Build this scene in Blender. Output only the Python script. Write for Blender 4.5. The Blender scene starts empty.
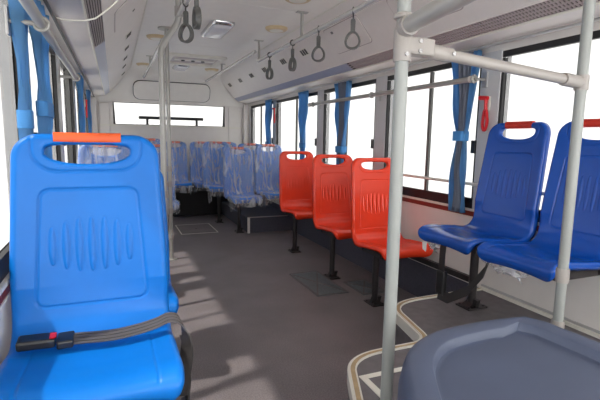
import bpy, math, random
import numpy as np
from mathutils import Vector, Matrix, noise
random.seed(7)
scene = bpy.context.scene
COL = scene.collection
PI = math.pi

# ------------------------------------------------------------------ camera
FPX = 445.0
cam_d = bpy.data.cameras.new('camera'); cam = bpy.data.objects.new('camera', cam_d); COL.objects.link(cam)
cam_d.sensor_width = 36.0; cam_d.lens = FPX * 36.0 / 600.0; cam_d.clip_start = 0.02
_a = Vector(((114. - 300.) / FPX, -(136. - 200.) / FPX, -1.)).normalized()      # bus axis seen by the lens
_r = math.radians(0.95)
_p1 = _a / (-_a.z); _p2 = _p1 + Vector((math.cos(_r), -math.sin(_r), 0))
_n = _p1.cross(_p2).normalized()
if _n.y < 0: _n = -_n
_x = _a.cross(_n)
cam.matrix_world = Matrix.Translation((0, 0, 1.15)) @ Matrix((_x, _a, _n)).to_4x4()
scene.camera = cam

# ------------------------------------------------------------------ light
world = bpy.data.worlds.new('sky'); scene.world = world; world.use_nodes = True
bg = world.node_tree.nodes['Background']
bg.inputs['Color'].default_value = (1.0, 0.985, 0.97, 1); bg.inputs['Strength'].default_value = 4.4
sd = bpy.data.lights.new('sun', 'SUN'); sun = bpy.data.objects.new('sun', sd); COL.objects.link(sun)
sd.energy = 10.0; sd.angle = math.radians(2.0); sd.color = (1.0, 0.95, 0.88)
_sdir = Vector((math.cos(math.radians(58)) * 0.97, math.cos(math.radians(58)) * 0.24, -math.sin(math.radians(58))))
sun.rotation_euler = _sdir.to_track_quat('-Z', 'Y').to_euler(); sun.location = (-4, 0, 6)
vs = scene.view_settings
vs.view_transform = 'Standard'; vs.look = 'None'; vs.gamma = 1.0; vs.use_curve_mapping = False; vs.exposure = 0.5

# ------------------------------------------------------------------ materials
def srgb(r, g, b):
    def c(v):
        v /= 255.; return v / 12.92 if v <= .04045 else ((v + .055) / 1.055) ** 2.4
    return (c(r), c(g), c(b), 1)
M = {}
def mat(name, col, rough=.5, metal=0., spec=.5, var=.06, scale=12., bump=0., bscale=200., coat=0.):
    m = bpy.data.materials.new(name); m.use_nodes = True; nt = m.node_tree; b = nt.nodes['Principled BSDF']
    b.inputs['Roughness'].default_value = rough; b.inputs['Metallic'].default_value = metal
    b.inputs['Specular IOR Level'].default_value = spec; b.inputs['Coat Weight'].default_value = coat
    tc = nt.nodes.new('ShaderNodeTexCoord')
    nz = nt.nodes.new('ShaderNodeTexNoise'); nz.inputs['Scale'].default_value = scale; nz.inputs['Detail'].default_value = 5
    nt.links.new(tc.outputs['Object'], nz.inputs['Vector'])
    rp = nt.nodes.new('ShaderNodeValToRGB')
    lo = [c * (1 - var) for c in col[:3]] + [1]; hi = [min(1, c * (1 + var)) for c in col[:3]] + [1]
    rp.color_ramp.elements[0].position = .3; rp.color_ramp.elements[1].position = .7
    rp.color_ramp.elements[0].color = lo; rp.color_ramp.elements[1].color = hi
    nt.links.new(nz.outputs['Fac'], rp.inputs['Fac']); nt.links.new(rp.outputs['Color'], b.inputs['Base Color'])
    if bump > 0:
        n2 = nt.nodes.new('ShaderNodeTexNoise'); n2.inputs['Scale'].default_value = bscale; n2.inputs['Detail'].default_value = 2
        nt.links.new(tc.outputs['Object'], n2.inputs['Vector'])
        bp = nt.nodes.new('ShaderNodeBump'); bp.inputs['Strength'].default_value = bump; bp.inputs['Distance'].default_value = .002
        nt.links.new(n2.outputs['Fac'], bp.inputs['Height']); nt.links.new(bp.outputs['Normal'], b.inputs['Normal'])
    M[name] = m; return m

mat('blue_plastic', srgb(8, 111, 202), .36, spec=.3, var=.03, bump=.12, bscale=700)
mat('shaded_blue_plastic', srgb(10, 74, 168), .22, var=.03, bump=.12, bscale=700)  # same plastic as the blue seats, darkened to paint in their shade
mat('red_plastic', srgb(248, 66, 34), .25, var=.03, bump=.1, bscale=700)
mat('orange_grip', srgb(228, 92, 40), .45, var=.04)
mat('red_grip', srgb(196, 44, 26), .45, var=.04)
mat('dark_steel', srgb(52, 48, 50), .42, metal=.3, var=.15)
mat('pole_grey', srgb(148, 151, 149), .38, var=.03, bump=.25, bscale=420)
mat('rail_grey', srgb(168, 166, 162), .32, metal=.25, var=.04)
mat('tube_taupe', srgb(155, 149, 145), .36, var=.04)
mat('chrome', srgb(200, 200, 202), .18, metal=.9, var=.05)
mat('wall_grey', srgb(222, 217, 213), .5, var=.02)
mat('ceiling_white', srgb(230, 226, 221), .48, var=.02)
mat('duct_white', srgb(227, 221, 217), .42, var=.02)
mat('pillar_grey', srgb(196, 196, 198), .38, var=.02)
mat('black_rubber', srgb(26, 25, 28), .5, var=.1)
mat('black_web', srgb(42, 38, 38), .55, var=.12, bump=.4, bscale=600)
mat('grey_web', srgb(84, 80, 80), .5, var=.1, bump=.4, bscale=600)
mat('black_plastic', srgb(30, 30, 33), .35, var=.1)
mat('slot_dark', srgb(58, 52, 54), .6, var=.1)
mat('louvre', srgb(172, 160, 160), .45, var=.04)
mat('blue_strip', srgb(150, 156, 178), .35, var=.03)
mat('curtain_blue', srgb(122, 178, 222), .8, var=.1, scale=5)
mat('curtain_grey', srgb(128, 134, 150), .8, var=.1, scale=5)
mat('tie_blue', srgb(70, 140, 205), .7, var=.06)
mat('red_paint', srgb(205, 28, 38), .3, var=.03)
mat('sill_red_reflection', srgb(120, 42, 34), .4, var=.1)  # reflection of the red seats in the aluminium sill, painted as colour
mat('beige_disc', srgb(206, 184, 148), .5, var=.05)
mat('slate_carpet', srgb(72, 72, 84), .85, var=.12, scale=60)
mat('step_vinyl', srgb(106, 101, 103), .6, var=.14, scale=22, bump=.2, bscale=300)
mat('beige_trim', srgb(176, 152, 116), .55, var=.1, scale=40)
mat('white_trim', srgb(222, 218, 208), .4, var=.04)
mat('cover_blue', srgb(70, 78, 100), .5, var=.08, scale=6, bump=.15, bscale=500)
mat('tread_teal', srgb(104, 114, 118), .45, metal=.35, var=.16, scale=60)
mat('engine_dark', srgb(34, 32, 34), .8, var=.1)
mat('tag_white', srgb(220, 216, 214), .6, var=.1, scale=60)
mat('lens_white', srgb(214, 214, 220), .18, var=.02)
mat('strap_grey', srgb(96, 96, 94), .5, var=.06)
mat('brushed_alu', srgb(186, 184, 184), .35, metal=.5, var=.05)

def floor_material():
    m = mat('floor_vinyl', srgb(120, 113, 115), .55, var=.12, scale=3.2, bump=.2, bscale=260); nt = m.node_tree
    b = nt.nodes['Principled BSDF']; tc = [n for n in nt.nodes if n.type == 'TEX_COORD'][0]
    old = b.inputs['Base Color'].links[0].from_socket
    sp = nt.nodes.new('ShaderNodeTexNoise'); sp.inputs['Scale'].default_value = 150; sp.inputs['Detail'].default_value = 1
    nt.links.new(tc.outputs['Object'], sp.inputs['Vector'])
    r = nt.nodes.new('ShaderNodeValToRGB'); r.color_ramp.elements[0].position = .35; r.color_ramp.elements[1].position = .68
    r.color_ramp.elements[0].color = (.8, .8, .8, 1); r.color_ramp.elements[1].color = (1.2, 1.18, 1.18, 1)
    nt.links.new(sp.outputs['Fac'], r.inputs['Fac'])
    mx = nt.nodes.new('ShaderNodeMix'); mx.data_type = 'RGBA'; mx.blend_type = 'MULTIPLY'; mx.inputs['Factor'].default_value = 1
    nt.links.new(old, mx.inputs['A']); nt.links.new(r.outputs['Color'], mx.inputs['B']); 
    sc = nt.nodes.new('ShaderNodeTexNoise'); sc.inputs['Scale'].default_value = 6; sc.inputs['Detail'].default_value = 7; sc.inputs['Distortion'].default_value = 1.5
    nt.links.new(tc.outputs['Object'], sc.inputs['Vector'])
    r2 = nt.nodes.new('ShaderNodeValToRGB'); r2.color_ramp.elements[0].position = .58; r2.color_ramp.elements[1].position = .75
    r2.color_ramp.elements[0].color = (0, 0, 0, 1); r2.color_ramp.elements[1].color = (.35, .35, .35, 1)
    nt.links.new(sc.outputs['Fac'], r2.inputs['Fac'])
    m2 = nt.nodes.new('ShaderNodeMix'); m2.data_type = 'RGBA'; m2.inputs['B'].default_value = srgb(128, 118, 112)
    nt.links.new(r2.outputs['Color'], m2.inputs['Factor']); nt.links.new(mx.outputs['Result'], m2.inputs['A'])
    nt.links.new(m2.outputs['Result'], b.inputs['Base Color'])
floor_material()

def glass_material(name, tint):
    m = bpy.data.materials.new(name); m.use_nodes = True; nt = m.node_tree
    for n in list(nt.nodes):
        if n.type == 'BSDF_PRINCIPLED': nt.nodes.remove(n)
    out = [n for n in nt.nodes if n.type == 'OUTPUT_MATERIAL'][0]
    t = nt.nodes.new('ShaderNodeBsdfTransparent'); t.inputs['Color'].default_value = tint
    g = nt.nodes.new('ShaderNodeBsdfGlossy'); g.inputs['Roughness'].default_value = .03
    mx = nt.nodes.new('ShaderNodeMixShader'); mx.inputs['Fac'].default_value = .03
    nt.links.new(t.outputs['BSDF'], mx.inputs[1]); nt.links.new(g.outputs['BSDF'], mx.inputs[2])
    nt.links.new(mx.outputs['Shader'], out.inputs['Surface']); M[name] = m
glass_material('tinted_glass', (.480, .482, .478, 1))
glass_material('clear_glass', (.97, .98, .975, 1))

def film_material():
    m = bpy.data.materials.new('plastic_film'); m.use_nodes = True; nt = m.node_tree
    b = nt.nodes['Principled BSDF']; out = [n for n in nt.nodes if n.type == 'OUTPUT_MATERIAL'][0]
    b.inputs['Base Color'].default_value = (.94, .95, .97, 1); b.inputs['Roughness'].default_value = .22
    t = nt.nodes.new('ShaderNodeBsdfTransparent'); t.inputs['Color'].default_value = (.97, .97, .99, 1)
    tc = nt.nodes.new('ShaderNodeTexCoord'); mp = nt.nodes.new('ShaderNodeMapping'); mp.inputs['Scale'].default_value = (15, 9, 2.6); mp.inputs['Rotation'].default_value = (0, .35, 0)
    nz = nt.nodes.new('ShaderNodeTexNoise'); nz.inputs['Scale'].default_value = 1.0; nz.inputs['Detail'].default_value = 4; nz.inputs['Distortion'].default_value = 1.2
    nt.links.new(tc.outputs['Object'], mp.inputs['Vector']); nt.links.new(mp.outputs['Vector'], nz.inputs['Vector'])
    r = nt.nodes.new('ShaderNodeMapRange'); r.inputs['From Min'].default_value = .50; r.inputs['From Max'].default_value = .80
    r.inputs['To Min'].default_value = .25; r.inputs['To Max'].default_value = .62
    nt.links.new(nz.outputs['Fac'], r.inputs['Value'])
    mx = nt.nodes.new('ShaderNodeMixShader')
    nt.links.new(r.outputs['Result'], mx.inputs['Fac']); nt.links.new(t.outputs['BSDF'], mx.inputs[1]); nt.links.new(b.outputs['BSDF'], mx.inputs[2])
    nt.links.new(mx.outputs['Shader'], out.inputs['Surface']); M['plastic_film'] = m
film_material()

def translucent(name, k=.35):
    m = M[name]; nt = m.node_tree; b = nt.nodes['Principled BSDF']; out = [n for n in nt.nodes if n.type == 'OUTPUT_MATERIAL'][0]
    t = nt.nodes.new('ShaderNodeBsdfTranslucent'); nt.links.new(b.inputs['Base Color'].links[0].from_socket, t.inputs['Color'])
    mx = nt.nodes.new('ShaderNodeMixShader'); mx.inputs['Fac'].default_value = k
    nt.links.new(b.outputs['BSDF'], mx.inputs[1]); nt.links.new(t.outputs['BSDF'], mx.inputs[2]); nt.links.new(mx.outputs['Shader'], out.inputs['Surface'])
translucent('curtain_blue', .6); translucent('curtain_grey', .3)

# ------------------------------------------------------------------ mesh helpers
class MB:
    def __init__(s): s.v = []; s.f = []
    def add(s, vs, fs):
        o = len(s.v); s.v += [tuple(p) for p in vs]; s.f += [tuple(i + o for i in f) for f in fs]; return s
    def box(s, x0, x1, y0, y1, z0, z1):
        return s.add([(x0,y0,z0),(x1,y0,z0),(x1,y1,z0),(x0,y1,z0),(x0,y0,z1),(x1,y0,z1),(x1,y1,z1),(x0,y1,z1)],
                     [(3,2,1,0),(4,5,6,7),(0,1,5,4),(1,2,6,5),(2,3,7,6),(3,0,4,7)])
    def prism(s, pts, off):
        n = len(pts); off = Vector(off); a = [Vector(p) for p in pts]; b = [p + off for p in a]
        return s.add(a + b, [tuple(range(n))[::-1], tuple(range(n, 2*n))] + [(i, (i+1) % n, (i+1) % n + n, i + n) for i in range(n)])
    def loft(s, rings, cap=True, closed=True):
        n = len(rings[0]); vs = [p for r in rings for p in r]; fs = []
        for k in range(len(rings) - 1):
            for i in range(n if closed else n - 1):
                j = (i + 1) % n; fs.append((k*n+i, k*n+j, (k+1)*n+j, (k+1)*n+i))
        if cap: fs += [tuple(range(n))[::-1], tuple(range((len(rings)-1)*n, len(rings)*n))]
        return s.add(vs, fs)
    def tube(s, path, r, n=12, cap=True):
        P = [Vector(p) for p in path]; rings = []; up = None
        for i, p in enumerate(P):
            d = (P[min(i+1, len(P)-1)] - P[max(i-1, 0)]).normalized()
            if up is None:
                up = Vector((0, 0, 1)) if abs(d.z) < .9 else Vector((0, 1, 0))
            a = d.cross(up).normalized(); b = a.cross(d).normalized(); up = b
            rr = r[i] if isinstance(r, (list, tuple)) else r
            rings.append([p + a * (math.cos(2*PI*k/n) * rr) + b * (math.sin(2*PI*k/n) * rr) for k in range(n)])
        return s.loft(rings, cap)
    def strip(s, path, wvec, th, nvec):
        # flat band along a path: half width vector and thickness along nvec (lists or constants)
        rings = []
        for i, p in enumerate(path):
            p = Vector(p); w = Vector(wvec[i] if isinstance(wvec, list) else wvec); n = Vector(nvec[i] if isinstance(nvec, list) else nvec) * th
            rings.append([p - w, p + w, p + w + n, p - w + n])
        return s.loft(rings)
    def disc(s, c, axis, r, h, n=24, r2=None):
        c = Vector(c); ax = Vector(axis).normalized()
        return s.tube([c, c + ax * h], [r, r if r2 is None else r2], n)
    def torus(s, c, axis, R, r, n=24, m=10, sx=1., sy=1.):
        c = Vector(c); ax = Vector(axis).normalized(); a = ax.orthogonal().normalized()
        if abs(ax.z) < .5: a = Vector((0, 0, 1))
        b = ax.cross(a).normalized(); vs = []; fs = []
        for i in range(n):
            t = 2*PI*i/n; rad = a * (math.cos(t)*sx) + b * (math.sin(t)*sy)
            for k in range(m):
                u = 2*PI*k/m; vs.append(c + rad * (R + r*math.cos(u)) + ax * (r*math.sin(u)))
        for i in range(n):
            for k in range(m): fs.append((i*m+k, ((i+1) % n)*m+k, ((i+1) % n)*m+(k+1) % m, i*m+(k+1) % m))
        return s.add(vs, fs)
    def build(s, name, material, parent=None, smooth=False, bevel=0., loc=None):
        me = bpy.data.meshes.new(name); me.from_pydata(s.v, [], s.f); me.validate(); me.update()
        o = bpy.data.objects.new(name, me); COL.objects.link(o)
        me.materials.append(M[material] if isinstance(material, str) else material)
        import bmesh
        bm = bmesh.new(); bm.from_mesh(me); bmesh.ops.recalc_face_normals(bm, faces=bm.faces); bm.to_mesh(me); bm.free()
        if smooth:
            me.polygons.foreach_set('use_smooth', [True] * len(me.polygons))
            try: me.set_sharp_from_angle(angle=math.radians(42))
            except Exception: pass
        if bevel > 0:
            b = o.modifiers.new('bevel', 'BEVEL'); b.width = bevel; b.segments = 2; b.limit_method = 'ANGLE'; b.angle_limit = math.radians(40)
        if parent is not None: o.parent = parent
        if loc is not None: o.location = loc
        return o

def tag(o, label, cat=None, group=None, kind=None):
    o['label'] = label
    if cat: o['category'] = cat
    if group: o['group'] = group
    if kind: o['kind'] = kind
    return o
def thing(name, label, cat, loc=(0, 0, 0), rz=0., group=None):
    e = bpy.data.objects.new(name, None); COL.objects.link(e); e.location = loc; e.rotation_euler = (0, 0, rz); e.empty_display_size = .1
    return tag(e, label, cat, group)
def struct_empty(name, label, loc=(0, 0, 0)):
    e = bpy.data.objects.new(name, None); COL.objects.link(e); e.location = loc; e.empty_display_size = .1
    e['kind'] = 'structure'; e['label'] = label; return e
def struct(o, label): o['kind'] = 'structure'; o['label'] = label; return o
def dup(root, loc, rz=None, label=None):
    r = root.copy(); COL.objects.link(r); r.location = loc
    if rz is not None: r.rotation_euler = (0, 0, rz)
    if label: r['label'] = label
    for ch in list(root.children):
        c = ch.copy(); COL.objects.link(c); c.parent = r
        for g in list(ch.children):
            d = g.copy(); COL.objects.link(d); d.parent = c
    return r
def rrect(hx, hy, r, n=6):
    pts = []
    for cx, cy, a0 in ((hx-r, hy-r, 0), (-hx+r, hy-r, 90), (-hx+r, -hy+r, 180), (hx-r, -hy+r, 270)):
        for k in range(n + 1):
            a = math.radians(a0 + 90*k/n); pts.append((cx + r*math.cos(a), cy + r*math.sin(a)))
    return pts

# ------------------------------------------------------------------ the bus shell
XL, XR, XC = -.31, 2.05, .875
def mx_(x): return 2*XC - x - (XL + XR - 2*XC) * 0
Y0, Y1, ZC = -1.6, 7.2, 2.1
WZ0, WZ1 = .80, 1.64
WINS = [(-1.0, .45), (.58, 1.97), (2.12, 3.13), (3.29, 4.31), (4.46, 5.80), (5.93, 7.02)]
DIVS = [-.25, 1.28, 2.58, 3.80, 5.07, 6.49]

struct(MB().box(XL - .05, XR + .05, Y0, Y1, -.06, 0).build('floor', 'floor_vinyl'), 'dark grey-brown vinyl bus floor running down the aisle')

def side_wall(name, x, sgn, label):
    # sgn = +1: wall stands to +x of plane x
    a, b = (x, x + .07) if sgn > 0 else (x - .07, x)
    w = MB().box(a, b, Y0, Y1, 0, .735).box(a, b, Y0, Y1, WZ1 + .022, 2.25).build(name, 'wall_grey')
    struct(w, label)
    ys = [Y0] + [y for p in WINS for y in p] + [Y1]
    for k in range(0, len(ys), 2):
        lo, hi = ys[k] , ys[k+1]
        MB().box(a - (.008 if sgn > 0 else 0), b + (0 if sgn > 0 else .008), lo, hi, .735, WZ1 + .03).build('pillar', 'pillar_grey', w, bevel=.004)
    # sill strips and skirting below the glass
    i = -1 if sgn > 0 else 1
    def st(nm, m, z0, z1, d, y0=Y0, y1=Y1):
        q = sorted((x, x + i*d)); MB().box(q[0], q[1], y0, y1, z0, z1).build(nm, m, w)
    st('sill_strip', 'white_trim', .722, .737, .014); st('sill_strip', 'sill_red_reflection', .690, .722, .008); st('sill_strip', 'white_trim', .682, .690, .012)
    st('kick_panel', 'slate_carpet', 0, .26, .006, 2.02 if sgn > 0 else Y0, Y1)
    return w
wr = side_wall('wall_right', XR, 1, 'light grey bus side wall below the windows behind the red seats')
wl = side_wall('wall_left', XL, -1, 'light grey bus side wall beside the large blue seat')

def window(n, x, sgn, y0, y1, ydiv, label, glass='tinted_glass'):
    w = struct_empty('window_%d' % n, label, (x, (y0+y1)/2, WZ0))
    h = (y1 - y0)/2; dz = WZ1 - WZ0; dv = ydiv - (y0+y1)/2
    a, b = (-.002, .022) if sgn > 0 else (-.022, .002)
    q = .016
    fr = MB().box(a, b, -h, h, -.065, .0).box(a, b, -h, h, dz - .012, dz + .022).box(a, b, -h, -h + q, 0, dz - q).box(a, b, h - q, h, 0, dz - q)
    fr.build('frame', 'black_rubber', w)
    g = .010 * sgn
    MB().box(g - .003, g + .003, -h + q, dv - .012, 0, dz - .010).build('pane', glass, w)
    MB().box(g + .008*sgn - .003, g + .008*sgn + .003, dv + .012, h - q, 0, dz - .010).build('pane', glass, w)
    d = MB().box(min(g, g - .018*sgn), max(g, g - .025*sgn), dv - .013, dv + .013, 0, dz - q).build('divider', 'strap_grey', w)
    MB().box(min(-.0*sgn, -.018*sgn), max(0, -.018*sgn), -h - .0, -h + .035, .28, .36).build('latch', 'black_plastic', w, bevel=.004)
    return w
for k, ((a, b), d) in enumerate(zip(WINS, DIVS)):
    place = ['ahead of the side-facing seats, out by the bus front', 'behind the side-facing blue seats', 'between the red hammer pillar and the next pillar', 'behind the nearest red seats', 'behind the far red seat', 'nearest the rear wall'][k]
    window(k + 1, XR, 1, a, b, d, 'black framed sliding window on the right wall ' + place, 'clear_glass' if k == 0 else 'tinted_glass')
for k, ((a, b), d) in enumerate(zip(WINS, DIVS)):
    place = ['ahead of the large blue seat', 'beside the large blue seat', 'behind the bright blue tied curtain', 'above the film-wrapped single seat', 'beside the wrapped left seat pairs', 'nearest the rear wall'][k]
    window(k + 7, XL, -1, a, b, d, 'black framed sliding window on the left wall ' + place, 'clear_glass' if k == 0 else 'tinted_glass')

# window guard bars (thin rails low across each window)
# ceiling panels
ce = struct(MB().box(XL - .05, XR + .05, Y0, Y1, ZC + .012, ZC + .05).build('ceiling', 'slot_dark'), 'off-white panelled bus ceiling with lamps and speaker discs')
for a, b in ((Y0, 1.55), (1.554, 3.25), (3.254, 4.896), (4.90, 6.56)):
    MB().box(XL, XR, a, b, ZC, ZC + .012).build('panel', 'ceiling_white', ce)

# rear wall
RW = [(.0, 1.66), (1.325, 1.645)]
wre = MB()
wre.box(XL - .07, XR + .07, Y1, Y1 + .08, 0, RW[1][0]); wre.box(XL - .07, XR + .07, Y1, Y1 + .08, RW[1][1], 2.25)
wre.box(XL - .07, RW[0][0], Y1, Y1 + .08, RW[1][0], RW[1][1]); wre.box(RW[0][1], XR + .07, Y1, Y1 + .08, RW[1][0], RW[1][1])
wre = struct(wre.build('wall_rear', 'wall_grey'), 'light grey rear wall of the bus under the back window')
for x0, x1 in ((XL, XL + .095), (XR - .095, XR)):
    MB().box(x0, x1, Y1 - .09, Y1, 0, 1.70).build('corner_column', 'wall_grey', wre, bevel=.02)
for x0, x1 in ((XL + .12, XL + .26), (XR - .33, XR - .12)):
    MB().box(x0, x1, Y1 - .012, Y1, .5, 1.63).build('panel', 'wall_grey', wre, bevel=.004)
MB().box(XL, XR, Y1 - .03, Y1, 1.30, 1.322).build('sill_strip', 'white_trim', wre)
rw = struct_empty('window_13', 'wide rear window with slanted black ends, above the back row', (.83, Y1, 1.325))
fr = MB(); fr.prism([(-.83, .0, 0), (-.80, .0, 0), (-.815, 0, .32), (-.83, 0, .32)], (0, .04, 0)); fr.prism([(.83, .0, 0), (.80, .0, 0), (.815, 0, .32), (.83, 0, .32)], (0, .04, 0))
fr.box(-.83, .83, 0, .04, -.004, .006); fr.box(-.83, .83, 0, .04, .316, .322)
fr.build('frame', 'black_rubber', rw)
MB().box(-.82, .82, .03, .036, .004, .318).build('pane', 'tinted_glass', rw)
# rear cove between ceiling and back window
prof = [(6.56, 2.1), (6.75, 2.094), (6.92, 2.066), (7.03, 2.01), (7.09, 1.93), (7.14, 1.80), (7.165, 1.70), (7.165, 1.655)]
cv = MB().loft([[(XL, y, z), (XR, y, z), (XR, y + .02, z + .03), (XL, y + .02, z + .03)] for y, z in prof], cap=True)
cv = struct(cv.build('trim_1', 'ceiling_white', smooth=True), 'curved off-white rear ceiling cove above the back window')
def cove_plate(hx, hz, r, th, nm, m, off):
    p0 = Vector((XC - .03, 7.112, 1.83)); d = Vector((0, -.10, .26)).normalized(); n = Vector((0, -d.z, d.y))
    pts = [p0 + Vector((1, 0, 0)) * x + d * y + n * off for x, y in rrect(hx, hz, r)]
    return MB().prism(pts, n * th).build(nm, m, cv, bevel=.004 if th > .006 else 0)
cove_plate(.565, .145, .10, .022, 'access_panel_gasket', 'slot_dark', -.01); cove_plate(.557, .137, .095, .030, 'access_panel', 'ceiling_white', -.01)

# front wall with the windscreen (behind the camera)
fw = MB().box(XL - .07, XR + .07, Y0 - .08, Y0, 0, .55).box(XL - .07, XR + .07, Y0 - .08, Y0, 2.0, 2.25).box(XL - .07, XL + .05, Y0 - .08, Y0, .55, 2.0).box(XR - .05, XR + .07, Y0 - .08, Y0, .55, 2.0)
struct(fw.build('wall_front', 'wall_grey'), 'grey front wall of the bus around the windscreen')
ws = struct_empty('window_14', 'large clear windscreen at the front of the bus', (XC, Y0 - .04, .55))
MB().box(-1.12, 1.12, -.004, .004, 0, 1.45).build('pane', 'clear_glass', ws)
MB().box(-1.12, 1.12, -.02, .02, -.0, .03).box(-1.12, 1.12, -.02, .02, 1.42, 1.45).box(-1.12, -1.09, -.02, .02, .03, 1.42).box(1.09, 1.12, -.02, .02, .03, 1.42).build('frame', 'black_rubber', ws)

# ------------------------------------------------------------------ air ducts along both roof edges
def duct(sgn, label):
    d = thing('air_duct', label, 'air duct', (0, 0, 0), group=None)
    def X(x): return x if sgn > 0 else 2*XC - x
    A, B, C, D = (1.50, 2.10), (1.78, 1.775), (1.855, 1.722), (XR if sgn > 0 else 2*XC - XL, 1.705)
    Ye = 7.06
    def plate(p, q, y0, y1, nm, m, th=.012, off=0., sm=False, parent=d):
        dx, dz = q[0]-p[0], q[1]-p[1]; l = math.hypot(dx, dz); n = (-dz/l*-1, -dx/l*-1)
        n = (dz/l, -dx/l)      # towards the cabin
        nx, nz = (n[0], n[1]) if n[1] < 0 else (-n[0], -n[1])
        pts = [(X(p[0]+nx*off), y0, p[1]+nz*off), (X(q[0]+nx*off), y0, q[1]+nz*off), (X(q[0]+nx*(off-th)), y0, q[1]+nz*(off-th)), (X(p[0]+nx*(off-th)), y0, p[1]+nz*(off-th))]
        return MB().prism(pts, (0, y1 - y0, 0)).build(nm, m, parent)
    panel = plate(A, B, Y0, Ye, 'panel', 'duct_white')
    # rounded nose between panel and underside + edge highlights
    plate(C, D, Y0, Ye, 'underside', 'duct_white')
    MB().tube([(X(C[0]), Y0, C[1]), (X(C[0]), Ye, C[1])], .007, 8).build('edge_bead', 'white_trim', d, True)
    MB().tube([(X(B[0]), Y0, B[1]), (X(B[0]), Ye, B[1])], .005, 8).build('edge_bead', 'duct_white', d, True)
    MB().tube([(X(A[0]), Y0, A[1]-.004), (X(A[0]), Ye, A[1]-.004)], .005, 8).build('edge_bead', 'white_trim', d, True)
    MB().tube([(X(1.99), Y0, 1.695), (X(1.99), Ye, 1.695)], .008, 8).build('curtain_track', 'strap_grey' if sgn < 0 else 'brushed_alu', d, True)
    # louvre strip (slots) ahead, plain strip behind
    YV = 3.35 if sgn > 0 else 3.35
    back = plate(B, C, Y0, YV, 'louvre_backing', 'slot_dark', th=.01, off=-.006)
    plate(B, C, YV, Ye, 'plain_strip', 'blue_strip', th=.01, off=.0)
    ub = Vector((X(C[0]) - X(B[0]), 0, C[1] - B[1])); nn = Vector((-ub.z, 0, ub.x)).normalized()
    if nn.z > 0: nn = -nn
    bars = MB(); y = .0
    Bp = Vector((X(B[0]), 0, B[1]))
    while y < (YV - .03 if sgn > 0 else -1):
        p = Bp + Vector((0, y, 0)) - nn*.004; q = p + ub + Vector((0, -.028, 0))
        bars.prism([p, p + Vector((0, .0085, 0)), q + Vector((0, .0085, 0)), q], nn * .005); y += .019
    for t in ((0.02, .27, .5, .73, .98) if sgn > 0 else (.02, .16, .30, .44, .58, .72, .86, .98)):
        p = Bp + ub*(t-.035) - nn*.003; q = Bp + ub*(t+.035) - nn*.003
        bars.prism([p + Vector((0, Y0, 0)), q + Vector((0, Y0, 0)), q + Vector((0, YV, 0)), p + Vector((0, YV, 0))], nn * .0042)
    o = bars.build('louvre_bars', 'louvre', back); o['kind'] = 'stuff'
    # panel fittings
    ua = Vector((X(B[0]) - X(A[0]), 0, B[1] - A[1])).normalized(); n2 = Vector((-ua.z, 0, ua.x)).normalized()
    if n2.z > 0: n2 = -n2
    Ap = Vector((X(A[0]), 0, A[1])); yv = Vector((0, 1, 0))
    def on_panel(yc, bc, hx, hy, r, th, off=0.): 
        c = Ap + yv*yc + ua*bc + n2*off
        return MB().prism([c + yv*px + ua*py for px, py in rrect(hx, hy, r)], n2*th)
    doors = (3.10, 2.2, 1.1, .3) if sgn > 0 else (3.12, 2.2, 1.3)
    for yc in doors:
        g = on_panel(yc, .228, .271, .113, .03, .002).build('access_door_gasket', 'louvre', panel)
        on_panel(yc, .228, .265, .107, .028, .006).build('access_door', 'duct_white', panel, bevel=.002)
        on_panel(yc + .15, .16, .016, .010, .004, .008).build('door_lock', 'strap_grey', panel)
    nz = (3.89, 4.44, 5.06, 5.60, 6.14, 6.74) if sgn > 0 else (4.03, 4.62, 5.22, 5.82, 6.5)
    bn = .212 if sgn > 0 else .17
    for yc in nz:
        on_panel(yc, bn, .075, .036, .006, .004).build('air_nozzle', 'white_trim', panel)
        for k in (-1, 0, 1):
            on_panel(yc + k*.046, bn, .016, .027, .003, .0055).build('air_nozzle_slot', 'slot_dark', panel)
    # end fairing at the rear
    MB().prism([(X(A[0]), Ye - .0, A[1]), (X(B[0]), Ye, B[1]), (X(C[0]), Ye, C[1]), (X(D[0]), Ye, D[1]), (X(D[0]), Ye, 2.1)], (0, .01, 0)).build('end_cap', 'duct_white', d)
    return d
duct(1, 'slanted white air duct above the right windows with louvre strip and nozzles')
duct(-1, 'slanted white air duct above the left windows beside the ceiling')

# ------------------------------------------------------------------ platforms
PZ = .26
def arc(c, r, a0, a1, n=10): return [(c[0] + r*math.cos(math.radians(a0 + (a1-a0)*k/n)), c[1] + r*math.sin(math.radians(a0 + (a1-a0)*k/n))) for k in range(n+1)]
def qb(p0, p1, p2, n=10): return [tuple((1-t)**2*a + 2*t*(1-t)*b + t*t*c for a, b, c in zip(p0, p1, p2)) for t in [k/n for k in range(n+1)]]
edge = [(XR, 2.005)] + qb((1.56, 1.995), (1.34, 1.985), (1.315, 1.80)) + qb((1.275, 1.60), (1.262, 1.535), (1.20, 1.532), 5) + qb((1.02, 1.53), (.85, 1.53), (.80, 1.40)) + [(.715, 1.2), (.60, .9), (.52, .5), (.50, 0), (.50, Y0)]
top = edge + [(XR, Y0)]
pf = MB().prism([(x, y, 0) for x, y in top], (0, 0, PZ)).build('platform', 'step_vinyl')
struct(pf, 'raised grey vinyl floor platform under the side-facing seats')
def offs(pts, d):
    out = []
    for i, p in enumerate(pts):
        a = Vector(pts[max(i-1, 0)]); b = Vector(pts[min(i+1, len(pts)-1)]); t = (b - a).normalized(); n = Vector((t.y, -t.x))
        out.append((p[0] + n.x*d, p[1] + n.y*d))
    return out
def edge_strip(d0, d1, z0, z1, nm, m):
    a = offs(edge, d0); b = offs(edge, d1)
    MB().loft([[(p[0], p[1], z0), (q[0], q[1], z0), (q[0], q[1], z1), (p[0], p[1], z1)] for p, q in zip(a, b)]).build(nm, m, pf)
sgnd = -1
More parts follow.
